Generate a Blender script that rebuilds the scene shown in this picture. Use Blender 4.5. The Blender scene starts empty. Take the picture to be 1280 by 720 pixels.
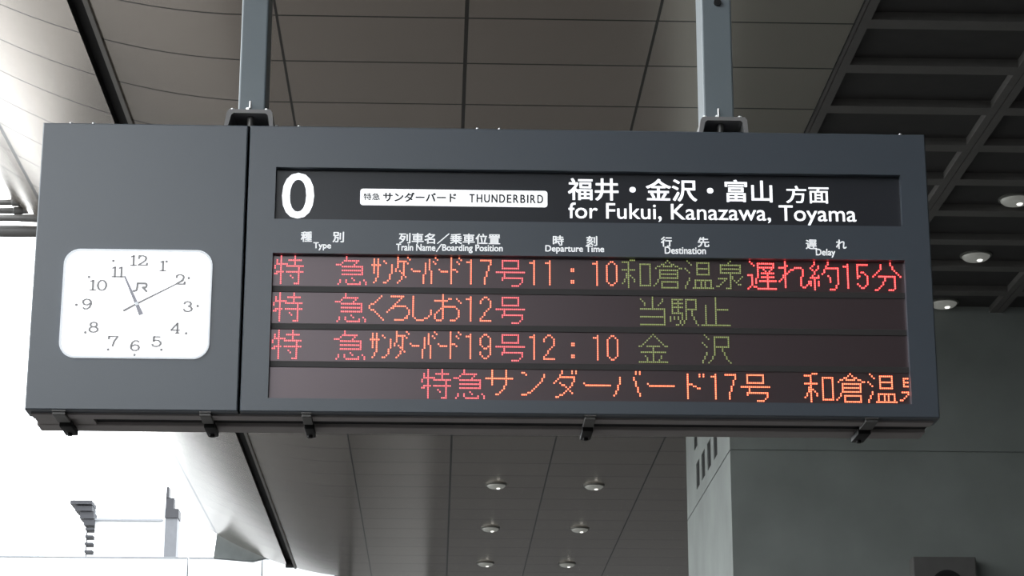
import bpy, bmesh, math, random
from mathutils import Vector, Matrix
random.seed(7)
SC = bpy.context.scene
COL = SC.collection
EYE = 1.6                                   # camera height above the floor

# ---------------------------------------------------------------- camera, world, exposure
cam = bpy.data.cameras.new('camera')
cam.sensor_width = 36.0
cam.lens = 36.0 * 2771.98 / 1280.0
cam.clip_end = 500
camo = bpy.data.objects.new('camera', cam)
COL.objects.link(camo)
PITCH, ROLL, YAW = 0.28673, 0.0019, 0.03333
fw = Vector((math.sin(YAW)*math.cos(PITCH), math.cos(YAW)*math.cos(PITCH), math.sin(PITCH)))
rt = Vector((math.cos(YAW), -math.sin(YAW), 0.0))
up = rt.cross(fw)
rt2 = rt*math.cos(ROLL) + up*math.sin(ROLL)
up2 = up*math.cos(ROLL) - rt*math.sin(ROLL)
camo.matrix_world = Matrix(((rt2.x, up2.x, -fw.x, 0), (rt2.y, up2.y, -fw.y, 0), (rt2.z, up2.z, -fw.z, EYE), (0, 0, 0, 1)))
SC.camera = camo

SKY_STRENGTH = 4.2
w = bpy.data.worlds.new('sky')
SC.world = w
w.use_nodes = True
wb = w.node_tree.nodes['Background']
wb.inputs['Color'].default_value = (0.93, 0.975, 1.0, 1)      # white overcast sky
wb.inputs['Strength'].default_value = SKY_STRENGTH
SC.view_settings.view_transform = 'Standard'
SC.view_settings.look = 'None'
SC.view_settings.exposure = 0.0
SC.view_settings.gamma = 1.0
SC.view_settings.use_curve_mapping = False

# ---------------------------------------------------------------- helpers
def mat(name, col, rough=0.6, metal=0.0, emit=0.0, ecol=None, vary=0.06, scale=6.0, spec=0.5, ior=1.5):
    m = bpy.data.materials.new(name)
    m.use_nodes = True
    nt = m.node_tree
    b = nt.nodes['Principled BSDF']
    b.inputs['Roughness'].default_value = rough
    b.inputs['Metallic'].default_value = metal
    b.inputs['IOR'].default_value = ior
    b.inputs['Specular IOR Level'].default_value = spec
    b.inputs['Base Color'].default_value = (*col, 1)
    if vary:
        tc = nt.nodes.new('ShaderNodeTexCoord')
        n = nt.nodes.new('ShaderNodeTexNoise')
        n.inputs['Scale'].default_value = scale
        n.inputs['Detail'].default_value = 5
        r = nt.nodes.new('ShaderNodeValToRGB')
        r.color_ramp.elements[0].position = 0.3
        r.color_ramp.elements[1].position = 0.7
        r.color_ramp.elements[0].color = (*[c*(1-vary) for c in col], 1)
        r.color_ramp.elements[1].color = (*[min(1, c*(1+vary)) for c in col], 1)
        nt.links.new(tc.outputs['Object'], n.inputs['Vector'])
        nt.links.new(n.outputs['Fac'], r.inputs['Fac'])
        nt.links.new(r.outputs['Color'], b.inputs['Base Color'])
    if emit:
        b.inputs['Emission Color'].default_value = (*(ecol or col), 1)
        b.inputs['Emission Strength'].default_value = emit
    return m

class MB:
    """collects faces, links them as one mesh object"""
    def __init__(s): s.v = []; s.f = []; s.smooth = []
    def add(s, vs, fs, smooth=False):
        k = len(s.v)
        s.v += [tuple(p) for p in vs]
        s.f += [tuple(i+k for i in f) for f in fs]
        s.smooth += [smooth]*len(fs)
        return s
    def box(s, a, b, c=0.0):
        (x0, y0, z0), (x1, y1, z1) = a, b
        if c <= 0:
            vs = [(x0,y0,z0),(x1,y0,z0),(x1,y1,z0),(x0,y1,z0),(x0,y0,z1),(x1,y0,z1),(x1,y1,z1),(x0,y1,z1)]
            return s.add(vs, [(0,3,2,1),(4,5,6,7),(0,1,5,4),(1,2,6,5),(2,3,7,6),(3,0,4,7)])
        bm = bmesh.new()
        bmesh.ops.create_cube(bm, size=1)
        for v in bm.verts:
            v.co = Vector(((x0+x1)/2+v.co.x*(x1-x0), (y0+y1)/2+v.co.y*(y1-y0), (z0+z1)/2+v.co.z*(z1-z0)))
        bmesh.ops.bevel(bm, geom=bm.edges[:], offset=c, segments=2, profile=0.5, affect='EDGES')
        bm.verts.index_update()
        s.add([v.co[:] for v in bm.verts], [[v.index for v in f.verts] for f in bm.faces])
        bm.free()
        return s
    def prism(s, poly, fn0, fn1):
        """closed polygon of 2-D points carried to 3-D by fn0 (near cap) and fn1 (far cap)"""
        n = len(poly)
        vs = [fn0(*p) for p in poly] + [fn1(*p) for p in poly]
        fs = [tuple(range(n)), tuple(range(2*n-1, n-1, -1))]
        fs += [(i, i+n, (i+1) % n+n, (i+1) % n) for i in range(n)]
        return s.add(vs, fs)
    def tube(s, p0, p1, r0, r1=None, seg=20, caps=True):
        r1 = r0 if r1 is None else r1
        p0, p1 = Vector(p0), Vector(p1)
        d = (p1-p0).normalized()
        a = d.orthogonal().normalized(); b = d.cross(a)
        vs = []
        for p, r in ((p0, r0), (p1, r1)):
            for i in range(seg):
                t = 2*math.pi*i/seg
                vs.append(p+a*r*math.cos(t)+b*r*math.sin(t))
        s.add(vs, [(i, (i+1) % seg, (i+1) % seg+seg, i+seg) for i in range(seg)], True)
        if caps:
            s.add(vs[:seg], [tuple(range(seg-1, -1, -1))]); s.add(vs[seg:], [tuple(range(seg))])
        return s
    def lathe(s, c, prof, seg=32, axis='z'):
        """prof: list of (radius, height) turned about the vertical (or the y) axis through c"""
        vs = []
        for r, h in prof:
            for i in range(seg):
                t = 2*math.pi*i/seg
                if axis == 'z': vs.append((c[0]+r*math.cos(t), c[1]+r*math.sin(t), c[2]+h))
                else: vs.append((c[0]+r*math.cos(t), c[1]+h, c[2]+r*math.sin(t)))
        fs = []
        for k in range(len(prof)-1):
            for i in range(seg):
                j = (i+1) % seg
                fs.append((k*seg+i, k*seg+j, (k+1)*seg+j, (k+1)*seg+i))
        return s.add(vs, fs, True)
    def plate(s, a0, a1, b0, b1, holes, fn, depth, hole_depth=None, chamfer=0.0, back=True):
        """rectangular plate a0..a1 x b0..b1 with rectangular through or blind holes; fn(a, b, d) -> xyz, d going inwards"""
        hd = depth if hole_depth is None else hole_depth
        A = sorted({a0+chamfer, a1-chamfer, *[h[0] for h in holes], *[h[1] for h in holes]})
        B = sorted({b0+chamfer, b1-chamfer, *[h[2] for h in holes], *[h[3] for h in holes]})
        for i in range(len(A)-1):
            for j in range(len(B)-1):
                ca, cb = (A[i]+A[i+1])/2, (B[j]+B[j+1])/2
                if any(h[0] < ca < h[1] and h[2] < cb < h[3] for h in holes): continue
                s.add([fn(A[i],B[j],0), fn(A[i+1],B[j],0), fn(A[i+1],B[j+1],0), fn(A[i],B[j+1],0)], [(0,1,2,3)])
        for h in holes:
            q = [(h[0],h[2]),(h[1],h[2]),(h[1],h[3]),(h[0],h[3])]
            vs = [fn(*p, 0) for p in q]+[fn(*p, hd) for p in q]
            s.add(vs, [(i, (i+1) % 4, (i+1) % 4+4, i+4) for i in range(4)]+([(4,5,6,7)] if hd < depth else []))
        c = chamfer
        q0 = [(a0+c,b0+c),(a1-c,b0+c),(a1-c,b1-c),(a0+c,b1-c)]
        q1 = [(a0,b0),(a1,b0),(a1,b1),(a0,b1)]
        vs = [fn(*p, 0) for p in q0]+[fn(*p, c) for p in q1]+[fn(*p, depth) for p in q1]
        fs = [(i+4, (i+1) % 4+4, (i+1) % 4+8, i+8) for i in range(4)]
        if c > 0: fs += [(i, (i+1) % 4, (i+1) % 4+4, i+4) for i in range(4)]
        if back: fs.append((8,9,10,11))
        return s.add(vs, fs)
    def build(s, name, m, parent=None, loc=None, recalc=True):
        me = bpy.data.meshes.new(name)
        me.from_pydata(s.v, [], s.f)
        for p, sm in zip(me.polygons, s.smooth): p.use_smooth = sm
        if recalc:
            bm = bmesh.new(); bm.from_mesh(me)
            bmesh.ops.remove_doubles(bm, verts=bm.verts, dist=1e-6)
            bmesh.ops.recalc_face_normals(bm, faces=bm.faces)
            bm.to_mesh(me); bm.free()
        if any(s.smooth): me.set_sharp_from_angle(angle=math.radians(40))
        me.materials.append(m)
        o = bpy.data.objects.new(name, me)
        COL.objects.link(o)
        if parent: o.parent = parent
        if loc is not None: o.location = loc
        return o

def thing(name, label, cat, loc, group=None):
    o = bpy.data.objects.new(name, None)
    o.empty_display_size = 0.1
    COL.objects.link(o)
    o.location = loc
    return tag(o, label, cat, group)
def tag(o, label, cat, group=None):
    o['label'] = label; o['category'] = cat
    if group: o['group'] = group
    return o
def struct(o):
    o['kind'] = 'structure'
    return o
def copy_thing(root, loc, label, group=None):
    r = root.copy(); COL.objects.link(r); r.location = loc; r['label'] = label
    if group: r['group'] = group
    for ch in root.children:
        c = ch.copy(); COL.objects.link(c); c.parent = r
        for g in ch.children:
            d = g.copy(); COL.objects.link(d); d.parent = c
    return r

def text_faces(body):
    """faces of a line of lettering in the built-in typeface, scaled to a unit box"""
    c = bpy.data.curves.new('lettering', 'FONT')
    c.body = body; c.size = 1.0; c.resolution_u = 4
    o = bpy.data.objects.new('lettering', c)
    COL.objects.link(o)
    dg = bpy.context.evaluated_depsgraph_get()
    me = bpy.data.meshes.new_from_object(o.evaluated_get(dg))
    vs = [v.co.copy() for v in me.vertices]; fs = [tuple(p.vertices) for p in me.polygons]
    bpy.data.objects.remove(o); bpy.data.curves.remove(c); bpy.data.meshes.remove(me)
    x0, x1 = min(v.x for v in vs), max(v.x for v in vs); y0, y1 = min(v.y for v in vs), max(v.y for v in vs)
    return [((v.x-x0)/(x1-x0), (v.y-y0)/(y1-y0)) for v in vs], fs
def lettering(mb, body, box, y, bold):
    """put lettering into box (x0, x1, z0, z1) on the plane y; bold = how much each stroke is thickened"""
    vs, fs = text_faces(body)
    x0, x1, z0, z1 = box
    b = bold/2
    offs = [(0,0)] if not b else [(-b,-b*.6),(b,-b*.6),(-b,b*.6),(b,b*.6),(0,0),(0,-b*.8),(0,b*.8),(b,0),(-b,0)]
    for k, (dx, dz) in enumerate(offs):
        mb.add([(x0+b+p[0]*(x1-x0-2*b)+dx, y-k*2e-5, z0+b*.8+p[1]*(z1-z0-1.6*b)+dz) for p in vs], fs)

def stroke(mb, pts, y, w_thick, w_thin, closed=False):
    """pen stroke in the x-z plane: upright runs thick, level runs thin"""
    P = list(pts)+([pts[0]] if closed else [])
    for k, ((xa, za), (xb, zb)) in enumerate(zip(P, P[1:])):
        dx, dz = xb-xa, zb-za
        L = math.hypot(dx, dz)
        if L < 1e-9: continue
        t = abs(dz)/L
        w_ = (w_thin+(w_thick-w_thin)*t**1.4)/2
        nx, nz = -dz/L*w_, dx/L*w_
        ex, ez = dx/L*w_*.5, dz/L*w_*.5
        yy = y-(k % 7)*3e-5
        mb.add([(xa+nx-ex, yy, za+nz-ez), (xa-nx-ex, yy, za-nz-ez), (xb-nx+ex, yy, zb-nz+ez), (xb+nx+ex, yy, zb+nz+ez)], [(0,1,2,3)])

# ---------------------------------------------------------------- materials
def ceiling_material():
    m = mat('ceiling_panels', (0.50, 0.44, 0.385), 0.20, 0.8, vary=0.0)
    nt = m.node_tree; N = nt.nodes.new; L = nt.links.new
    b = nt.nodes['Principled BSDF']
    tc = N('ShaderNodeTexCoord'); sx = N('ShaderNodeSeparateXYZ'); L(tc.outputs['Object'], sx.inputs[0])
    def M(op, a, bb=None, c=None):
        n = N('ShaderNodeMath'); n.operation = op
        for i, q in enumerate((a, bb, c)):
            if q is None: continue
            if isinstance(q, (int, float)): n.inputs[i].default_value = q
            else: L(q, n.inputs[i])
        return n.outputs[0]
    yy = M('DIVIDE', M('SUBTRACT', sx.outputs['Y'], 17.149), 0.9425)
    near = M('ABSOLUTE', M('SUBTRACT', M('FRACT', M('ADD', yy, 0.5)), 0.5))
    line = M('LESS_THAN', near, 0.013)
    for x, h in ((-4.447, .026), (-1.32, .011), (0.178, .016), (1.69, .012), (3.262, .012)):
        line = M('MAXIMUM', line, M('LESS_THAN', M('ABSOLUTE', M('SUBTRACT', sx.outputs['X'], x)), h))
    # every panel a slightly different tone
    cx = M('FLOOR', M('DIVIDE', M('SUBTRACT', sx.outputs['X'], 0.178), 1.51)); cy = M('FLOOR', yy)
    cv = N('ShaderNodeCombineXYZ'); L(cx, cv.inputs[0]); L(cy, cv.inputs[1])
    wn = N('ShaderNodeTexWhiteNoise'); L(cv.outputs[0], wn.inputs['Vector'])
    tone = M('MULTIPLY_ADD', wn.outputs['Value'], 0.08, 0.96)
    mx = N('ShaderNodeMix'); mx.data_type = 'RGBA'
    mx.inputs['A'].default_value = (0.50, 0.44, 0.385, 1); mx.inputs['B'].default_value = (0.06, 0.055, 0.05, 1)
    L(line, mx.inputs['Factor'])
    mul = N('ShaderNodeVectorMath'); mul.operation = 'SCALE'
    L(mx.outputs['Result'], mul.inputs[0]); L(tone, mul.inputs['Scale'])
    L(mul.outputs[0], b.inputs['Base Color'])
    return m
M_ceil = ceiling_material()
M_dark = mat('dark_channel', (0.012, 0.011, 0.011), 0.6)
M_lip = mat('channel_lip', (0.30, 0.285, 0.265), 0.4, 0.5)
M_beam = mat('grid_beam', (0.16, 0.152, 0.145), 0.6)
M_coffer = mat('coffer_panel', (0.055, 0.053, 0.052), 0.7)
M_conc = mat('concrete', (0.265, 0.285, 0.272), 0.85, vary=0.12, scale=1.3)
M_floor = mat('paving', (0.075, 0.07, 0.066), 0.8, scale=0.5)
M_ground = mat('ballast', (0.14, 0.135, 0.13), 0.9, scale=0.8)
M_paleground = mat('pale_bounce_ground', (0.33, 0.32, 0.31), 0.9, scale=0.3)
M_paleend = mat('pale_reflection_wall', (0.20, 0.20, 0.20), 0.8)  # for the added wall mirrored as a lighter patch in the ceiling
M_shade = mat('dark_blocker', (0.07, 0.07, 0.07), 0.7)  # for the added walls that hold back sky light
M_roof = mat('blocker_slab', (0.3, 0.3, 0.3), 0.8)
M_slot = mat('slot_dark', (0.004, 0.004, 0.005), 0.9)
M_grey = mat('blue_grey_paint', (0.085, 0.102, 0.126), 0.36, vary=0.03, scale=3, ior=1.85)
M_under = mat('underside_paint', (0.42, 0.385, 0.38), 0.5)
M_black = mat('black_rubber', (0.008, 0.008, 0.009), 0.6)
M_signbg = mat('sign_black', (0.045, 0.047, 0.056), 0.3, vary=0.03)
M_white = mat('backlit_white', (0.85, 0.87, 0.9), 0.5, emit=0.85, ecol=(0.97, 0.985, 1.0), vary=0)
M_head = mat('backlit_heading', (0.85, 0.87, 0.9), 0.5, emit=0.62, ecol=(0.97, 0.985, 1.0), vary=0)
M_ink = mat('sign_ink', (0.035, 0.04, 0.045), 0.6, vary=0)
M_led = mat('led_screen', (0.065, 0.045, 0.047), 0.31, vary=0.03, scale=2, ior=2.1)
M_div = mat('led_divider', (0.055, 0.05, 0.05), 0.45, vary=0.03)
M_bolt = mat('zinc_bolt', (0.75, 0.75, 0.75), 0.3, 0.6)
M_clamp = mat('clamp_steel', (0.14, 0.135, 0.13), 0.4, 0.4)
M_post = mat('post_paint', (0.225, 0.26, 0.282), 0.35, vary=0.03)
M_bracket = mat('bracket_paint', (0.30, 0.29, 0.29), 0.5)
M_dial = mat('lit_dial', (0.9, 0.9, 0.92), 0.4, emit=1.0, ecol=(0.98, 0.985, 1.0), vary=0)
M_bezel = mat('clock_bezel', (0.75, 0.78, 0.82), 0.4, emit=0.45, ecol=(0.9, 0.95, 1.0), vary=0)  # glow put into bezel and hand cap, neither a light source
M_num = mat('clock_print', (0.30, 0.30, 0.30), 0.5, vary=0, emit=0.12, ecol=(0.9, 0.9, 0.95))  # grey and glow put in for glare and bloom washing out black print
M_hand = mat('clock_hand', (0.36, 0.36, 0.41), 0.4, vary=0, emit=0.14, ecol=(0.85, 0.85, 0.95))  # hand lightened with grey and glow, imitating bloom from the lit dial
M_lens = mat('light_lens', (0.50, 0.51, 0.47), 0.25, 0.3, emit=0.11, ecol=(1, 1, 0.92))
M_lamp = mat('light_lamp', (0.9, 0.9, 0.85), 0.3, emit=1.4, ecol=(1, 1, 0.93), vary=0)
M_ring = mat('light_ring', (0.28, 0.28, 0.26), 0.4, 0.4)
M_box = mat('speaker_grey', (0.13, 0.125, 0.12), 0.6)
M_pipe = mat('pipe_steel', (0.16, 0.155, 0.15), 0.45, 0.1)
M_bwall = mat('white_render', (0.80, 0.82, 0.84), 0.8, vary=0.02)
M_bgrey = mat('dark_grey_metal', (0.04, 0.04, 0.047), 0.6)
M_ledge = mat('ledge_grey', (0.30, 0.31, 0.33), 0.7)
M_bpost = mat('grey_cladding', (0.16, 0.165, 0.18), 0.6)
M_soffit = mat('end_fascia_grey', (0.2, 0.22, 0.22), 0.5, 0.3)

M_led.node_tree.nodes['Principled BSDF'].inputs['Specular Tint'].default_value = (1.0, 0.86, 0.92, 1)   # warm tinted screen cover
def led_mat(name, c, e): return mat(name, (0.2, 0.2, 0.2), 0.4, emit=e, ecol=c, vary=0)
M_led_pink = led_mat('led_pink_red', (1.0, 0.13, 0.15), 1.9)
M_led_red = led_mat('led_red', (1.0, 0.05, 0.05), 5.5)
M_led_org = led_mat('led_orange', (1.0, 0.19, 0.10), 2.6)
M_led_org2 = led_mat('led_bright_orange', (1.0, 0.17, 0.075), 3.6)
M_led_grn = led_mat('led_green', (0.46, 0.56, 0.15), 0.62)

# ---------------------------------------------------------------- setting: floor, ceiling, concrete block
Zc = 7.0+EYE                                # ceiling level
fl = MB(); fl.box((-4.6, -60, -0.2), (40, 60, 0.0))
struct(fl.build('floor', M_floor))
gd = MB(); gd.box((-30, -60, -0.9), (-4.6, 140, -0.7))
struct(gd.build('ground', M_ground))
gd = MB(); gd.box((-140, -60, -0.95), (-30, 200, -0.75))
struct(gd.build('ground', M_paleground))  # paler far ground added to brighten reflections in the canopy edge

Y0, Y1 = -7.0, 44.3
def rise(s): return 0.0975*s*s
ce = MB()
def strip(xs, y0=Y0, y1=Y1, close=True):
    t = 0.12
    n = len(xs)
    vs = [(x, y0, z) for x, z in xs]+[(x, y1, z) for x, z in xs]
    ce.add(vs, [(i, i+1, i+1+n, i+n) for i in range(n-1)], True)
    vt = [(x, y0, z+t) for x, z in xs]+[(x, y1, z+t) for x, z in xs]
    ce.add(vt, [(i, i+1, i+1+n, i+n) for i in range(n-1)], True)
    for y_, k in ((y0, 0), (y1, n)):
        ce.add([vs[i+k] for i in range(n)]+[vt[i+k] for i in range(n)], [(i, i+1, i+1+n, i+n) for i in range(n-1)])
    for i in (0, n-1):
        ce.add([vs[i], vs[i+n], vt[i+n], vt[i]], [(0,1,2,3)])
def X(s): return -1.5-s
CH0, CH1 = -2.868, -3.022                   # dark channel between the flat part and the curved edge
strip([(3.26, Zc), (1.69, Zc), (0.178, Zc), (-1.5, Zc)]+[(X(s), Zc+rise(s)) for s in (.2, .4, .6, .8, 1.0, 1.2, -1.5-CH0)])
curve = [(X(s), Zc+rise(s)) for s in [-1.5-CH1+k*(3.5+1.5+CH1)/14 for k in range(15)]]
xe, ze = curve[-1]
curve += [(xe-.05, ze+.10), (xe-.03, ze+.22), (xe+.08, ze+.30)]
strip(curve)
strip([(12.0, Zc), (8.0, Zc), (3.262, Zc)], 28.9, Y1)
struct(ce.build('ceiling', M_ceil, recalc=True))
ch = MB()
zc0, zc1 = Zc+rise(-1.5-CH0), Zc+rise(-1.5-CH1)
ch.box((CH1-.02, Y0, zc1+.10), (CH0+.02, Y1, zc1+.16))
ch.box((CH0-.002, Y0, zc0+.012), (CH0+.016, Y1, zc1+.12))
ch.box((CH1-.016, Y0, zc1+.012), (CH1+.002, Y1, zc1+.12))
ch.box((CH1-.02, Y1-.12, zc0-.01), (CH0+.02, Y1-.01, zc1+.12))
struct(ch.build('trim_1', M_dark))
lp = MB(); lp.box((CH0-.002, Y0, zc0-.030), (CH0+.038, Y1, zc0+.014))
struct(lp.build('trim_2', M_lip))
# coffered grid to the right of the flat panels, up to the concrete block
gb = MB()
YW = 24.518
gx = [3.297, 4.865, 6.425, 7.985, 9.545, 11.1]
gy = [17.149-0.9425*k for k in range(-7, 26)]
gy = sorted(y for y in gy if Y0 < y < YW)
for x in gx:
    gb.box((x-.034, Y0, Zc+.01), (x-.004, YW, Zc+.09)) ; gb.box((x+.004, Y0, Zc), (x+.078, YW, Zc+.09))
    gb.box((x-.075 if x > 3.5 else x-.034, Y0, Zc), (x-.004, YW, Zc+.09))
for y in gy:
    for xa, xb in zip(gx, gx[1:]):
        gb.box((xa+.07, y-.088, Zc+.001), (xb-.07, y+.088, Zc+.09))
struct(gb.build('ceiling_grid', M_beam))
cp = MB(); cp.box((3.27, Y0, Zc+.07), (11.2, YW, Zc+.14))
struct(cp.build('ceiling_recess', M_coffer))
rf = MB(); rf.box((-1.0, -12.3, Zc+1.4), (12.2, Y0, Zc+1.6)); rf.box((-4.0, Y0, Zc+1.4), (12.2, Y1, Zc+1.6))
struct(rf.build('roof_blocker', M_roof))  # slab added above so sky light cannot leak in past the coffers

def RZ(z): return z+EYE
wl = MB()
XB = 3.292
zg = RZ(5.35)
wl.box((XB+.3, YW+.02, 0), (12.0, 28.9, RZ(8.2)))
wl.box((XB+.3, YW, zg+.008), (12.0, YW+.02, RZ(8.2))); wl.box((XB+.3, YW, 0), (12.0, YW+.02, zg-.008))
slots = [(27.63, 5.543, 5.876), (27.05, 5.543, 5.876), (26.44, 5.543, 5.876), (25.82, 5.543, 5.876), (27.80, 6.085, 6.42)]
holes = [(y-.175, y+.175, RZ(a), RZ(b)) for y, a, b in slots]
holes_low = []
wl.plate(YW, 28.9, zg+.008, RZ(8.2), holes, lambda a, b, d: (XB+d, a, b), .3, .24)
wl.plate(YW, 28.9, 0, zg-.008, [], lambda a, b, d: (XB+d, a, b), .3)
wl.box((XB+.02, YW+.02, zg-.009), (XB+.302, 28.88, zg+.009))
struct(wl.build('wall_right', M_conc))
for k, h in enumerate(holes):
    b = MB(); b.box((XB+.015, h[0]+.002, h[2]+.002), (XB+.045, h[1]-.002, h[3]-.002))
    struct(b.build('window_%d' % (k+1), M_slot))
# walls added out of view on the right and behind, shaped to block light
sb = MB(); sb.box((12.0, -12, 0), (12.3, 60, RZ(8.6)))
struct(sb.build('wall_side_blocker', M_shade))
bw = MB(); bw.box((-5.3, -12.0, 0), (-5.0, 0.0, RZ(4.4))); bw.box((-30.0, -12.3, 0), (-1.0, -12.0, RZ(5.2))); bw.box((-1.0, -12.3, 0), (12.3, -12.0, RZ(8.6)))
struct(bw.build('wall_back_blocker', M_shade))
ob_ = MB(); ob_.box((-22.4, -12.0, -0.8), (-22.0, 20.0, 8.6))
struct(ob_.build('wall_opposite_blocker', M_conc))  # added out of view on the left to cut off low sky light
ew = MB();  ew.box((-4.0, 49.0, 0), (12.0, 49.3, RZ(8.6))); ew.box((-14.2, 47.3, -.9), (-2.0, 47.6, RZ(7.7)))
struct(ew.build('wall_end_added', M_shade))  # added at the far end to block sky light and darken ceiling reflections
pw = MB(); pw.box((-1.95, 48.8, 0), (-.25, 48.98, RZ(6.9)))
struct(pw.build('wall_end_added', M_paleend))  # pale wall added to give the ceiling a lighter reflection

# end of the curved canopy and the white parapet beyond it
ef = MB()
pts = [(-4.50, RZ(7.38)), (-3.72, RZ(7.32))]+[(X(s), Zc+rise(s)+.02) for s in (1.95, 2.2, 2.45, 2.7, 2.95)]
ef.prism(pts, lambda a, b: (a, 44.35, b), lambda a, b: (a, 44.55, b))
struct(ef.build('trim_3', M_soffit))
for k, (xa, xb) in enumerate([(-14.5, -10.0), (-9.97, -5.32), (-5.295, -3.745), (-3.72, -2.2)]):
    p = MB(); p.box((xa, 47.0, RZ(6.6)), (xb, 47.2, RZ(7.80)), .008)
    q = MB(); q.box((xa, 46.98, RZ(7.80)), (xb, 47.22, RZ(7.825))); struct(q.build('trim_%d' % (k+4), M_ledge))
    struct(p.build('wall_far' if k == 0 else 'wall_far.%03d' % k, M_bwall))

# ---------------------------------------------------------------- the departure board
BX, BY, BZ = -1.2605, 6.6112, 1.549+EYE
W, H = 2.80, 0.9285
SEAM0, SEAM1 = 0.6445, 0.6515
board = thing('departure_board', 'wide blue-grey departure board with glowing red, orange and green train times, hung from two posts', 'departure board', (BX, BY, BZ))
def F(a, b, d): return (a, d, b)
cc = MB()
cc.plate(0, SEAM0, 0, H, [], F, .10, chamfer=.0035)
cc.build('clock_cabinet', M_grey, board)
dc = MB()
SIGN = (.7370, 2.7146, .6186, .7903)
LEDR = (.7356, 2.7150, .0430, .5069)
dc.plate(SEAM1, W, 0, H, [SIGN, LEDR], F, .10, .024, chamfer=.0035)
dc.build('display_cabinet', M_grey, board)
# lower edge trim, spine and rear cabinet
lt = MB(); lt.box((.012, .042, -.006), (W-.012, .098, .002)); lt.build('bottom_panel', M_under, board)
sp = MB(); sp.box((.19, .10, .012), (W-.002, .212, H-.02)); sp.build('spine', M_black, board)
ep = MB(); ep.box((.008, .10, .003), (.188, .212, H-.03)); ep.build('end_plate', M_under, board)
rc = MB(); rc.box((0, .212, 0), (W, .30, H), .004); rc.build('rear_cabinet', M_under, board)
for u in (.082, .153, .493, .53, .732, .765, .803, 1.371, 1.406, 1.442, 2.008, 2.041, 2.646, 2.682, 2.728):
    m_ = MB(); big = u in (.082, .153, .732, .803, 1.371, 1.442, 2.728)
    r = .0065 if big else .004
    m_.tube((u, .03, H-.002), (u, .03, H+(.012 if big else .007)), r, r*.75, 10)
    m_.build('bolt', M_bolt, board)
for ua, ub in ((.083, .122), (.529, .563), (.840, .869), (1.705, 1.739), (2.570, 2.610)):
    m_ = MB(); m_.box((ua, .010, -.014), (ub, .115, -.001), .002); m_.box((ua-.001, .004, -.004), (ub+.001, .014, .004))
    c_ = m_.build('clamp', M_clamp, board)
    m_ = MB(); m_.box((ua+.001, .135, -.022), (ub+.001, .265, -.002), .003)
    m_.tube(((ua+ub)/2, .23, -.030), ((ua+ub)/2, .23, -.02), .008, seg=8)
    m_.build('clamp_block', M_black, c_)
# route sign
YS = .0215
sg = MB(); sg.box((SIGN[0]-.004, YS, SIGN[2]-.004), (SIGN[1]+.004, YS+.006, SIGN[3]+.004))
sign = sg.build('sign_panel', M_signbg, board)
def sub_text(name, items, y, bold, m, parent):
    mb = MB()
    for body, box in items: lettering(mb, body, box, y, bold)
    return mb.build(name, m, parent, recalc=False)
YT = YS-.0008
sub_text('platform_number', [('0', (.7568, .8577, .6268, .7787))], YT, .0030, M_white, sign)
mb = MB()
def rrect(x0, x1, z0, z1, r, n=6):
    P = []
    for cx, cz, a in ((x1-r, z1-r, 0), (x0+r, z1-r, 90), (x0+r, z0+r, 180), (x1-r, z0+r, 270)):
        for k in range(n+1):
            t = math.radians(a+90*k/n); P.append((cx+r*math.cos(t), cz+r*math.sin(t)))
    return P
mb.prism(rrect(1.0027, 1.5931, .6741, .7285, .009), lambda a, b: (a, YS-.0015, b), lambda a, b: (a, YS+.002, b))
mb.build('train_name_plate', M_white, sign)
mb = MB()
lettering(mb, '特急', (1.0132, 1.0644, .6905, .7137), YS-.0022, .0008)
lettering(mb, 'サンダーバード', (1.0744, 1.3054, .6863, .7178), YS-.0022, .0018)
x_ = 1.3462
for chx, wd in zip('THUNDERBIRD', (1.0, 1.08, 1.04, 1.1, 1.08, .86, .98, .92, .28, .98, 1.08)):
    k_ = .0173*wd
    lettering(mb, chx, (x_, x_+k_, .6870, .7148), YS-.0022, .0014)
    x_ += k_+.00535
mb.build('train_name_text', M_ink, sign, recalc=False)
sub_text('destination_text', [('福井・金沢・富山', (1.6579, 2.3077, .6987, .7744))], YT, .0028, M_white, sign)
sub_text('destination_suffix', [('方面', (2.3511, 2.4877, .6983, .7569))], YT, .0020, M_white, sign)
sub_text('destination_roman_text', [('for Fukui, Kanazawa, Toyama', (1.6592, 2.5725, .6191+.003, .6906+.001))], YT, .0010, M_white, sign)
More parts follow.
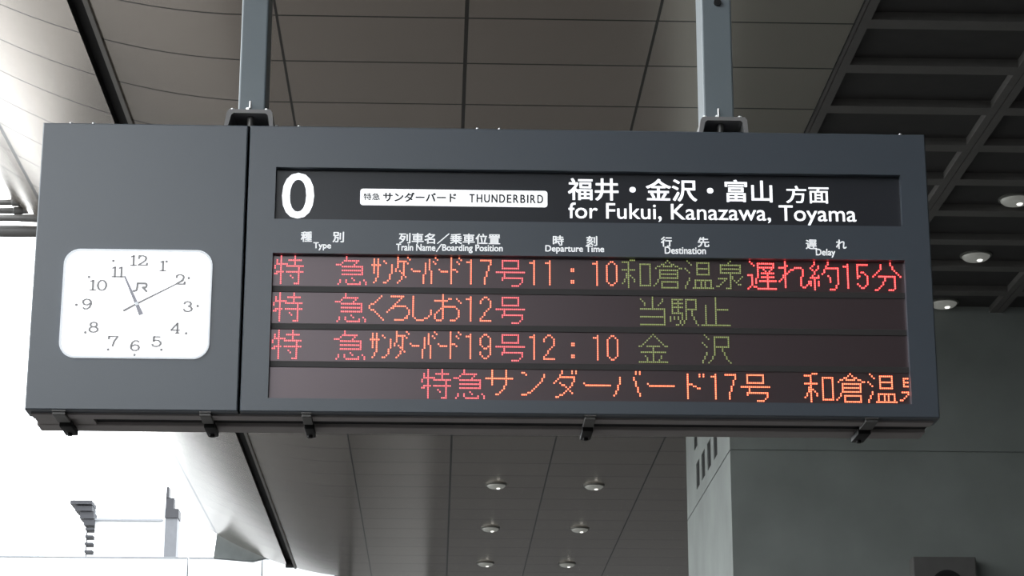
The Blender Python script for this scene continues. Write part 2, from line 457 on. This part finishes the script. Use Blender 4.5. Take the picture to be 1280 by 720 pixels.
# column headings printed on the frame
YH = -.0008
for items_b, items_t in (
    ([('種', (.8212, .8561, .5434, .5777)), ('別', (.9204, .9558, .5434, .578))], ('Type', (.8609, .9164, .5166, .5427))),
    ([('列車名／乗車位置', (1.1272, 1.4438, .5421, .5771))], ('Train Name／Boarding Position', (1.119, 1.4515, .513, .5412))),
    ([('時', (1.6085, 1.6429, .5415, .5746)), ('刻', (1.7137, 1.7478, .5415, .5744))], ('Departure Time', (1.5849, 1.7694, .5149, .5424))),
    ([('行', (1.9477, 1.9829, .5418, .5747)), ('先', (2.0635, 2.1, .5419, .5749))], ('Destination', (1.9593, 2.0888, .5186, .5421))),
    ([('遅', (2.4039, 2.4393, .5393, .571)), ('れ', (2.4998, 2.5329, .5413, .5722))], ('Delay', (2.4352, 2.4968, .5125, .541)))):
    mb = MB()
    for body, box in items_b: lettering(mb, body, box, YH, .0013)
    body, box = items_t
    if '／' in body:
        a_, b_ = body.split('／')
        x0, x1, z0, z1 = box; L_ = x1-x0
        lettering(mb, a_, (x0, x0+L_*.368, z0+.0055, z1), YH, .0010)
        lettering(mb, b_, (x0+L_*.432, x1, z0, z1), YH, .0010)
        stroke(mb, [(x0+L_*.378, z0+.004), (x0+L_*.425, z1)], YH, .0035, .0035)
    else:
        lettering(mb, body, box, YH, .0010)
    mb.build('column_heading', M_head, board, recalc=False)

# 16-dot LED lettering, one row of dots per line
G = {}
def glyph(name, top, art): G[name] = (top, art.split())
glyph('toku', 0, """...#......#.... ...#......#.... .#.#...#######. .#.#......#.... .######...#.... #..#..######### #..#........#.. ...#........#..
.####.######### ##.#........#.. ...#....#...#.. ...#.....#..#.. ...#........#.. ...#........#.. ...#......###..""")
glyph('kyu', 0, """.....#.......... .....#.......... ....########.... ...#......#..... ###......#...... ...###########.. .............#.. ...###########..
.............#.. ...###########.. ................ ........#....... ..#..#...#....#. ..#..#......#..# .#....#######..#""")
glyph('sa_h', 1, ".#.#. .#.#. .#.#. ##### .#.#. .#.#. .#.#. .#.#. ...#. ...#. ..#.. ..#.. .#...")
glyph('n_h', 2, "#.... .#... ....# ....# ....# ....# ....# ...#. ...#. ...#. ..#.. ##...")
glyph('da_h', 0, ".#....#. .#.....# .#####.. .#..#.#. .#..#... .#..#... #...#... #.#.#... ...##... ....#... ...#.#.. ...#.... ..#..... .#......")
glyph('bar_h', 6, "#.... .####")
glyph('ba_h', 0, "......#. ...#...# ...#.#.. .#.#..#. .#.#.... .#.#.... .#.#.... .#..#... .#..#... #...#... #...#... #...#... #...#... #...#...")
glyph('do_h', 0, "#...#. #....# #..#.. #...#. #..... #..... ###... #..#.. #..... #..... #..... #..... #..... #.....")
glyph('1', 1, "..# ### ..# ..# ..# ..# ..# ..# ..# ..# ..# ..# ..#")
glyph('7', 1, "###### .....# .....# ....#. ....#. ....#. ...#.. ...#.. ...#.. ..#... ..#... ..#... ..#...")
glyph('gou', 1, "...#########... ...#.......#... ...#.......#... ...#.......#... ...#########... ............... ############### ....#.......... ....#.......... ...###########. ...#.........#. .............#. ............#.. ........####...")
glyph('colon', 5, "## ## .. .. .. .. ## ##")
glyph('0', 1, "..##.. .#..#. #....# #....# #....# #....# #....# #....# #....# #....# #....# .#..#. ..##..")
glyph('wa', 0, "....###........ ####........... ...#.....###### ...#.....#....# ...#.....#....# #######..#....# ...#.....#....# ..##.....#....# ..###....#....# ..##.#...#....# .#.#..#..#....# .#.#..#..#....# #..#.....#....# ...#.....###### ...#...........")
glyph('kura', 0, ".......#....... ......#.#...... ....##...##.... ..##.#####.##.. .#...........## ...##########.. ...#........#.. ...##########.. ...#........#.. ...##########.. ..#............ ..#.#########.. .#..#.......#.. #...#.......#.. ....#########..")
glyph('on', 0, ".#............. ..#...#######.. ...#..#.....#.. ......#.....#.. #.....#######.. .#....#.....#.. ..#...#.....#.. ......#######.. ............... ..#............ ..#..#########. .#...#..#.#..#. .#...#..#.#..#. #....#..#.#..#. #...###########")
glyph('sen', 0, ".......#...... ......#....... ..###########. ..#.........#. ..###########. ..#.........#. ..###########. .......#...... .......##....# .#####.##...#. ....#..#.#.#.. ...#...#..#... ..#....#...##. ##.....#...... .....###......")
glyph('chi', 0, ".#............. ..#..#########. ...#.#.......#. .....#########. .....#..#...#.. .....#...#.#... .....#.#######. ###..#....#.... ..#..#.#######. ..#.#.....#.... ..#.#.######### ..#.#.....#.... ..#.......#.... .#.##.....#.... #....##########")
glyph('re', 0, "...#............ ...#............ ...##........... ####....####.... ...#..##....#... ...#.#......#... ...##.......#... ..##........#... ..##.......#.... .#.#.......#.... #..#.......#...# ...#.......#...# ...#.......#..#. ...#........##.. ................")
glyph('yaku', 0, "..#......#..... ..#......#..... .#..#...#...... #...#...####### .#.#...#......# ..#....#......# ..#...#.......# .#..#....#....# #####.....#...# ..#.......#...# #.#.#.....#...# #.#.#.........# #.#.#........#. ..#..........#. ..#.......###..")
glyph('5', 1, "###### #..... #..... #..... #.##.. #...#. ##...# #....# .....# .....# #....# .#..#. ..##..")
glyph('bun', 0, ".........#..... ....#....#..... ....#.....#.... ....#.....#.... ...#.......#... ..#.........#.. .#...........#. #..#########..# ......#....#... ......#....#... .....#.....#... .....#.....#... ....#......#... ...#.......#... .##.....###....")
glyph('ku', 1, "......#. .....#.. ....#... ...#.... .##..... #....... #....... .##..... ...#.... ....#... .....#.. ......#. .......#")
glyph('ro', 1, "..#######... .......#.... ......#..... .....#...... ....#....... ...#######.. ..##......#. .#.........# #..........# ...........# ..........#. .........##. ....#####...")
glyph('shi', 1, "#......... #......... #......... #......... #......... #......... #......... #........# #........# #........# #.......#. .#....##.. ..####....")
glyph('o', 0, "....#......... ....#......... ....#..##..#.. #######.....#. ....#........# ....#......... ....#######... ...##......#.. ..#.#.......#. .#..#.......#. #...#.......#. #...#.......#. #...#......#.. .###....###...")
glyph('2', 1, "..##.. .#..#. #....# #....# .....# .....# ....#. ...#.. ..#... ..#... .#.... #..... ######")
glyph('tou', 0, "......#...... #.....#....#. .#....#....#. ..#...#...#.. ..#...#..#... ......#...... ############# ............# ............# ............# ############# ............# ............# ............# #############")
glyph('eki', 1, ".######.######. .#..#...#....#. .######.#....#. .#..#...#....#. .######.#....#. .#..#...######. .#..#...#..#... .######.#..#... ......#.#..#... #.#.#.#.#...#.. #.#.#.#.#...#.. #....#.#.....#. .....#.#.....#. ...##.#.......#")
glyph('tome', 0, ".......#....... .......#....... .......#....... .......#....... ..#....#....... ..#....#....... ..#....#######. ..#....#....... ..#....#....... ..#....#....... ..#....#....... ..#....#....... ..#....#....... ..#....#....... ###############")
glyph('9', 1, "..##.. .#..#. #....# #....# #....# #....# .#..## ..##.# .....# #....# #....# .#..#. ..##..")
glyph('kin', 0, ".......#....... ......#.#...... .....#...#..... ....#.....#.... ...#.......#... ..#.........#.. ##..#######..## .......#....... .......#....... .#############. .......#....... ...#...#...#... ....#..#...#... ....#..#..#.... ###############")
glyph('taku', 0, ".#............. ..#...########. ...#..#......#. ......#......#. #.....#......#. .#....#......#. ..#...########. ......#...#.... ......#...#.... ..#...#....#... ..#...#....#... .#...#......#.. .#...#......#.. #...#........#. #..#..........#")
glyph('sa', 0, "...#......#... ...#......#... ...#......#... ...#......#... ############## ...#......#... ...#......#... ...#......#... .........#.... .........#.... ........#..... .......#...... .....##.......")
glyph('n', 1, "##.......... ..#........# ...........# ..........#. ..........#. .........#.. ........#... .......#.... ......#..... .....#...... ...##....... ###.........")
glyph('da', 0, "....#....#.# ....#....#.# ...#........ ...########. ..#.......#. .#........#. #..#.....#.. ....##...#.. ......#.#... .......#.... ......#.#... .....#...#.. ...##....... .##.........")
glyph('bar', 6, "#............. .#############")
glyph('ba', 0, "...........#.# ...........#.# .............. ...#......#... ...#......#... ...#.......#.. ...#.......#.. ..#........#.. ..#.........#. ..#.........#. .#..........#. .#...........# #............#")
glyph('do', 1, "#.....#.# #.....#.# #........ #........ #........ ###...... #..##.... #....##.. #........ #........ #........ #........ #........")
PX, PZ = 0.006165, 0.0063
LU0, LV0 = 0.7429, 0.5021
def led_text(name, row, items, m, parent):
    mb = MB()
    hx, hz = .0021, .0024
    for g, c0 in items:
        top, art = G[g]
        for j, line in enumerate(art):
            for i, chx in enumerate(line):
                if chx != '#' or c0+i > 319: continue
                u = LU0+(c0+i)*PX; v = LV0-row*.1203-(top+j)*PZ
                y0, y1 = YL-.0022, YL+.0005
                vs = [(u-hx, y1, v-hz), (u+hx, y1, v-hz), (u+hx, y1, v+hz), (u-hx, y1, v+hz)]
                vs += [(u-hx*.7, y0, v-hz*.7), (u+hx*.7, y0, v-hz*.7), (u+hx*.7, y0, v+hz*.7), (u-hx*.7, y0, v+hz*.7)]
                mb.add(vs, [(4,5,6,7), (0,1,5,4), (1,2,6,5), (2,3,7,6), (3,0,4,7)])
    o = mb.build(name, m, parent)
    return o
YL = .0195
def kana_h(c): return [('sa_h', c+49), ('n_h', c+55), ('da_h', c+61), ('bar_h', c+69), ('ba_h', c+75), ('bar_h', c+83), ('do_h', c+89)]
rows = [
 [('red', 'type_text', [('toku', 0), ('kyu', 31)], M_led_pink), ('orange', 'train_name_text', kana_h(0)+[('1', 97), ('7', 104)], M_led_org), ('red', 'train_number_suffix', [('gou', 112)], M_led_pink),
  ('orange', 'time_text', [('1', 129), ('1', 137), ('colon', 150), ('1', 161), ('0', 168)], M_led_org), ('green', 'destination_text', [('wa', 176), ('kura', 192), ('on', 208), ('sen', 224)], M_led_grn),
  ('bright red', 'delay_text', [('chi', 240), ('re', 256), ('yaku', 272), ('1', 289), ('5', 296), ('bun', 304)], M_led_red)],
 [('red', 'type_text', [('toku', 0), ('kyu', 31)], M_led_pink), ('orange', 'train_name_text', [('ku', 48), ('ro', 57), ('shi', 70), ('o', 81), ('1', 97), ('2', 104)], M_led_org), ('red', 'train_number_suffix', [('gou', 112)], M_led_pink),
  ('green', 'destination_text', [('tou', 185), ('eki', 200), ('tome', 216)], M_led_grn)],
 [('red', 'type_text', [('toku', 0), ('kyu', 31)], M_led_pink), ('orange', 'train_name_text', kana_h(0)+[('1', 97), ('9', 104)], M_led_org), ('red', 'train_number_suffix', [('gou', 112)], M_led_pink),
  ('orange', 'time_text', [('1', 129), ('2', 136), ('colon', 150), ('1', 161), ('0', 168)], M_led_org), ('green', 'destination_text', [('kin', 184), ('taku', 216)], M_led_grn)],
 [('red', 'type_text', [('toku', 75), ('kyu', 91)], M_led_pink), ('orange', 'scrolling_text', [('sa', 107), ('n', 125), ('da', 141), ('bar', 156), ('ba', 171), ('bar', 188), ('do', 208), ('1', 220), ('7', 227), ('gou', 235)], M_led_org2),
  ('orange', 'scrolling_place_text', [('wa', 267), ('kura', 283), ('on', 299), ('sen', 315)], M_led_org2)],
]
for r, texts in enumerate(rows):
    zt = .5069-.1203*r
    p = MB(); p.box((LEDR[0]-.004, YL, max(zt-.104, LEDR[2]-.003)), (LEDR[1]+.004, YL+.006, zt+.002 if r else zt+.003))
    scr = p.build('led_screen', M_led, board)
    for hue, nm, items, m in texts:
        o = led_text(nm, r, items, m, scr)
        o['label'] = hue+' lit dot characters'
    if r < 3:
        d = MB(); zz = zt-.1015
        d.box((LEDR[0]+.0005, YL-.003, zz-.0195), (LEDR[1]-.0005, YL+.004, zz), .001)
        d.build('divider', M_div, board)

# ---------------------------------------------------------------- clock in the left cabinet
CX, CZ = 0.3225, 0.3345
clock = thing('wall_clock', 'white rounded-square clock showing about ten past eleven, set in the left end of the board', 'clock', (BX+CX, BY, BZ+CZ))
def cl(u, v): return (u-CX, v-CZ)
bz = MB()
outer = rrect(-.2300, .2285, -.1725, .1765, .050, 10); inner = rrect(-.2230, .2225, -.1665, .1700, .046, 10)
n = len(outer)
vs = [(a, 0.0, b) for a, b in outer]+[(a, -.006, b) for a, b in outer]+[(a, -.006, b) for a, b in inner]+[(a, -.001, b) for a, b in inner]
fs = []
for k in range(3):
    fs += [(k*n+i, k*n+(i+1) % n, (k+1)*n+(i+1) % n, (k+1)*n+i) for i in range(n)]
bz.add(vs, fs); bz.build('bezel', M_bezel, clock)
dl = MB(); dl.prism(inner, lambda a, b: (a, -.0015, b), lambda a, b: (a, .001, b)); dl.build('dial', M_dial, clock)
DIG = {
 '0': [([(.5+.44*math.cos(t*math.pi/8), .5+.5*math.sin(t*math.pi/8)) for t in range(17)])],
 '1': [[(.5, 0), (.5, 1)], [(.5, .98), (.2, .88)], [(.15, .02), (.85, .02)]],
 '2': [[(.08, .72), (.14, .9), (.32, .99), (.55, 1), (.78, .91), (.87, .73), (.78, .53), (.55, .34), (.25, .17), (.06, .04)], [(.06, .05), (.6, .05), (.95, .05)], [(.95, .03), (.97, .25)]],
 '3': [[(.1, .78), (.16, .92), (.4, 1), (.65, .97), (.81, .82), (.75, .64), (.5, .54), (.78, .46), (.92, .27), (.8, .08), (.5, 0), (.2, .05), (.06, .22)]],
 '4': [[(.7, 0), (.7, 1)], [(.7, 1), (.05, .3)], [(.05, .3), (.98, .3)], [(.5, .02), (.92, .02)]],
 '5': [[(.85, .97), (.2, .97)], [(.2, 1), (.17, .54)], [(.17, .54), (.4, .64), (.65, .62), (.88, .47), (.92, .27), (.77, .07), (.45, 0), (.15, .05), (.05, .22)]],
 '6': [[(.88, .86), (.7, .98), (.46, .98), (.22, .82), (.08, .5), (.1, .22), (.3, .03), (.6, 0), (.87, .13), (.92, .34), (.77, .54), (.45, .58), (.15, .42)]],
 '7': [[(.05, .96), (.5, .96), (.95, .96)], [(.95, .97), (.62, .5), (.45, 0)], [(.05, .98), (.05, .72)]],
 '8': [[(.5+.34*math.cos(t*math.pi/6), .76+.23*math.sin(t*math.pi/6)) for t in range(13)], [(.5+.44*math.cos(t*math.pi/6), .27+.27*math.sin(t*math.pi/6)) for t in range(13)]],
}
DIG['9'] = [[(1-a, 1-b) for a, b in DIG['6'][0]]]
nums = {'12': (468, 565, 110, 170), '1': (627, 655, 138, 200), '2': (713, 775, 215, 272), '3': (763, 820, 342, 402), '4': (700, 757, 467, 522), '5': (583, 642, 543, 602),
        '6': (463, 522, 565, 628), '7': (342, 398, 540, 598), '8': (225, 288, 458, 520), '9': (183, 245, 332, 395), '10': (238, 332, 225, 285), '11': (352, 430, 147, 207)}
cell = {'12': (.3245, .4755), '1': (.3980, .4590), '2': (.4535, .4155), '3': (.4810, .3290), '4': (.4455, .2595), '5': (.3900, .2165), '6': (.3245, .2030), '7': (.2570, .2165), '8': (.1950, .2600), '9': (.1705, .3335), '10': (.2035, .3945), '11': (.2610, .4380)}
for key, (u, v) in cell.items():
    mb = MB()
    ww, hh = .0295, .0318
    gap = .006
    adv = [(.014 if d == '1' else ww) for d in key]
    tot = sum(adv)+gap*(len(key)-1)
    x = u-CX-tot/2
    for d, a in zip(key, adv):
        if d == '1': x_ = x+a/2-.0135; wd = .027
        else: x_ = x; wd = ww
        for pl in DIG[d]:
            stroke(mb, [(x_+p[0]*wd, v-CZ-hh/2+p[1]*hh) for p in pl], -.0022, .0066, .0040)
        x += a+gap
    mb.build('numeral', M_num, clock, recalc=False)
for u, v in ((.3245, .4905), (.5103, .3316), (.3243, .1735), (.1381, .3313), (.4081, .4739), (.4791, .4212), (.4785, .2437), (.4053, .1909), (.2426, .1897), (.1703, .2431), (.1718, .421), (.244, .4742)):
    mb = MB(); mb.tube((u-CX, -.0024, v-CZ), (u-CX, -.001, v-CZ), .0042, seg=14)
    mb.build('hour_dot', M_num, clock)
# emblem above the centre
mb = MB()
def emb(pts): stroke(mb, [(130/1+0, 0)]*0+[cl(.2885+.0, 0)]*0+pts, -.0021, .0066, .0066)
A_ = lambda u, v: cl(u, v)
arc = [A_(.3102, .3775), A_(.3150, .3775), A_(.3190, .3790), A_(.3212, .3830), A_(.3219, .3900), A_(.3222, .4020)]
emb(arc); emb([A_(.3222, .4020), A_(.3460, .4020), A_(.3500, .4000), A_(.3510, .3950), A_(.3490, .3905), A_(.3460, .3890), A_(.3380, .3890)])
emb([A_(.3385, .3895), A_(.3515, .3762)])
for a, b in ((.3185, .3260), (.3285, .3345), (.3375, .3440)):
    stroke(mb, [A_(a, .3640), A_(b, .3640)], -.0021, .0018, .0018)
mb.build('emblem', M_num, clock, recalc=False)
def hand(name, tip, tail, w0, w1, w2, y, m):
    mb = MB()
    hx, hz = .3232-CX, .3352-CZ
    tx, tz = tip[0]-CX, tip[1]-CZ; bx_, bz_ = tail[0]-CX, tail[1]-CZ
    dx, dz = tx-bx_, tz-bz_; L = math.hypot(dx, dz); nx, nz = -dz/L, dx/L
    P = [(bx_+nx*w2, bz_+nz*w2), (bx_-nx*w2, bz_-nz*w2), (hx-nx*w1, hz-nz*w1), (tx-nx*w0, tz-nz*w0), (tx+nx*w0, tz+nz*w0), (hx+nx*w1, hz+nz*w1)]
    mb.prism(P, lambda a, b: (a, y-.0012, b), lambda a, b: (a, y, b))
    return mb.build(name, m, clock)
hand('hour_hand', (.2816, .4246), (.3386, .3012), .0026, .0054, .0070, -.0040, M_hand)
hand('minute_hand', (.4647, .4124), (.2836, .3119), .0018, .0029, .0033, -.0056, M_num)
mb = MB(); mb.tube((.3232-CX, -.0085, .3352-CZ), (.3232-CX, -.0015, .3352-CZ), .0052, seg=18); mb.build('hand_cap', M_bezel, clock)

# ---------------------------------------------------------------- the two posts that carry the board
def post(name, label, u0, u1, bra, z_off):
    """u0..u1 post width, bra = bracket feet (outer left, outer right, top left, top right)"""
    uc = (u0+u1)/2
    zb = H
    t = thing(name, label, 'support post', (BX+uc, BY, BZ+zb), 'posts holding the departure board')
    top = Zc-(BZ+zb)
    zt = .0595+z_off
    m_ = MB(); m_.box((u0-uc, .075, zt), (u1-uc, .225, top), .006)
    m_.build('post', M_post, t)
    a, b, c, d = [q-uc for q in bra]
    w_ = .0125
    hb = zt-.001
    prof = [(a, .0005), (c, hb-.010), (c+.007, hb), (d-.007, hb), (d, hb-.010), (b, .0005), (b-w_, .0005), (d-w_-.002, hb-w_-.006), (d-w_-.009, hb-w_), (c+w_+.009, hb-w_), (c+w_+.002, hb-w_-.006), (a+w_, .0005)]
    m_ = MB()
    n = len(prof)
    f0 = [(x, .012, z) for x, z in prof]; f1 = [(x, .26, z) for x, z in prof]
    quads = [(0, 1, 10, 11), (1, 2, 9, 10), (2, 3, 8, 9), (3, 4, 7, 8), (4, 5, 6, 7)]
    m_.add(f0+f1, quads+[tuple(i+n for i in q) for q in quads]+[(i, (i+1) % n, (i+1) % n+n, i+n) for i in range(n)])
    br = m_.build('bracket', M_bracket, t)
    m_ = MB(); m_.box((a+.012, .17, .001), (b-.012, .25, hb-.012)); m_.build('bracket_dark_plate', M_black, br)  # black plate added so the open inside of the bracket stays dark
    m_ = MB(); m_.tube((0, .05, .012), (0, .05, hb-.012), .011, seg=14); m_.build('centre_bolt', M_clamp, br)
    m_ = MB()
    m_.tube((-.008, .045, hb), (-.008, .045, hb+.016), .0095, .0085, 6)
    m_.tube((-.003, .058, hb), (-.003, .058, hb+.045), .004, seg=10)
    m_.build('stud_bolt', M_bolt, br)
    for xx, r in ((c+.016, .007), (d-.020, .008)):
        m_ = MB(); m_.tube((xx, .035, hb), (xx, .035, hb+.010), r, r*.85, 8); m_.build('bolt', M_bolt, br)
    m_ = MB(); m_.tube((.004, .066, .478), (.004, .0755, .478), .012, seg=14); m_.build('bolt', M_black, t)
    return t
post('support_post', 'grey-blue steel post over the seam beside the clock end, carrying the board', .6035, .6900, (.5665, .7230, .5740, .7185), 0)
post('support_post', 'grey-blue steel post on the right with a bright left side, carrying the board', 2.1020, 2.2005, (2.0770, 2.2360, 2.0840, 2.2330), -.003)

# ---------------------------------------------------------------- downlights
def downlight(label, x, y, z):
    t = thing('downlight', label, 'ceiling light', (x, y, z), 'round ceiling lights')
    m_ = MB(); m_.lathe((0, 0, 0), [(.168, 0), (.170, -.016), (.150, -.022), (.146, -.010)], 36); m_.build('trim_ring', M_ring, t)
    m_ = MB(); m_.lathe((0, 0, 0), [(.150, -.014), (.142, -.036), (.118, -.056), (.080, -.067), (.040, -.071), (.0005, -.072)], 24)
    le = m_.build('lens', M_lens, t)
    m_ = MB(); m_.lathe((.03, -.03, -.062), [(.0005, -.024), (.022, -.020), (.034, -.006), (.030, .012), (.0005, .02)], 16); m_.build('lamp', M_lamp, le)
    return t
Zf = Zc-.001
d0 = downlight('flush round light in the ceiling below the board, nearest of the left row of three', .915, 34.81, Zf)
rest = [('flush round light in the ceiling below the board, nearest of the right row of three', 2.478, 34.81, Zf),
        ('flush round light in the ceiling below the board, middle of the left row of three', .917, 38.67, Zf),
        ('flush round light in the ceiling below the board, middle of the right row of three', 2.492, 38.67, Zf),
        ('flush round light in the ceiling below the board, farthest of the left row of three', .918, 42.46, Zf),
        ('flush round light in the ceiling below the board, farthest of the right row of three', 2.489, 42.46, Zf),
        ('large round light in the dark ceiling grid, cut by the right edge of the photo', 5.67, 20.62, Zc+.068),
        ('large round light in the dark ceiling grid, whole, between two other lights', 5.72, 22.5, Zc+.068),
        ('round light in the dark ceiling grid, partly hidden behind the board right end', 5.78, 24.33, Zc+.068)]
for lab, x, y, z in rest: copy_thing(d0, (x, y, z), lab)

# ---------------------------------------------------------------- grey box on the concrete block
sx = thing('wall_speaker', 'square dark grey box with a round black front on the concrete wall, lower right', 'speaker', (5.622, YW, RZ(3.43)))
m_ = MB(); m_.box((-.352, -.22, 0), (.352, -.001, .683), .012); m_.build('case', M_box, sx)
m_ = MB(); m_.lathe((.02, -.221, .35), [(.185, 0), (.185, -.012), (.165, -.014), (.08, .0), (.0005, .004)], 36, axis='y'); m_.build('cone', M_black, sx)

# ---------------------------------------------------------------- steel pipes left of the board
def pipe(label, z, r, r_end, collar, tilt=0.0, y=24.3):
    x0, x1 = -9.5, -4.52
    t = thing('steel_pipe', label, 'pipe', (x0, y, RZ(z)), 'steel pipes left of the board')
    L = x1-x0
    m_ = MB(); m_.tube((0, 0, 0), (L-.36, 0, tilt), r, seg=24); m_.tube((L-.36, 0, tilt), (L, 0, tilt), r, r_end, 24); m_.build('tube', M_pipe, t)
    if collar:
        m_ = MB(); m_.lathe((0, 0, 0), [(r, -.001), (r*1.3, .01), (r*1.3, .09), (r, .11)], 24)
        for i, v in enumerate(m_.v): m_.v[i] = (L-.36+v[2]-.05, v[1], tilt+v[0])
        m_.build('collar', M_pipe, t)
pipe('topmost thin grey pipe with a collar, left of the board', 8.125, .034, .018, True)
pipe('second pipe from the top, dark with a collar, left of the board', 8.045, .036, .024, True, .02, 24.42)
pipe('pale tapering pipe, third from the top, left of the board', 7.925, .038, .05, False, .012, 24.3)
pipe('thick dark pipe, lowest of the four left of the board', 7.835, .068, .06, False, 0, 24.48)

# ---------------------------------------------------------------- white building far behind the parapet
bd = thing('building', 'white building with dark louvres and a grey corner strip, behind the white parapet', 'building', (-8.4, 60.0, 0))
def P(name, m, *boxes):
    m_ = MB()
    for a, b in boxes: m_.box((a[0]+8.4, a[1]-60, a[2]), (b[0]+8.4, b[1]-60, b[2]))
    return m_.build(name, m, bd)
P('wall', M_bwall, ((-9.33, 60, 0), (-7.43, 66, RZ(11.03))))
P('upper_wall', M_bwall, ((-9.40, 60.8, RZ(11.03)), (-7.52, 66, RZ(11.9))))
P('ledge', M_ledge, ((-9.33, 59.93, RZ(10.965)), (-7.5, 60.02, RZ(11.02))))
P('cornice', M_bgrey, ((-9.985, 59.7, RZ(11.37)), (-9.40, 60.5, RZ(11.47))), ((-9.86, 59.78, RZ(11.20)), (-9.40, 60.5, RZ(11.34))),
  ((-9.73, 59.85, RZ(11.0)), (-9.36, 60.5, RZ(11.20))), ((-9.62, 59.9, RZ(10.83)), (-9.33, 60.5, RZ(11.0))))
for z in (10.70, 10.50, 10.30, 10.09): P('louvre', M_bgrey, ((-9.57, 59.9, RZ(z)), (-9.35, 60.4, RZ(z+.055))))
P('louvre_post', M_bpost, ((-9.585, 60.2, 0), (-9.56, 60.3, RZ(10.85))))
P('corner_strip', M_bpost, ((-7.42, 59.95, 0), (-7.10, 60.5, RZ(11.05))))
P('corner_cap', M_bgrey, ((-7.44, 59.9, RZ(11.05)), (-7.07, 60.5, RZ(11.30))), ((-7.44, 60.0, RZ(11.3)), (-7.22, 60.4, RZ(11.62))), ((-7.44, 60.0, RZ(11.6)), (-7.37, 60.4, RZ(11.92))))
P('mast', M_bpost, ((-9.955, 60.0, RZ(11.47)), (-9.935, 60.02, RZ(12.35))), )
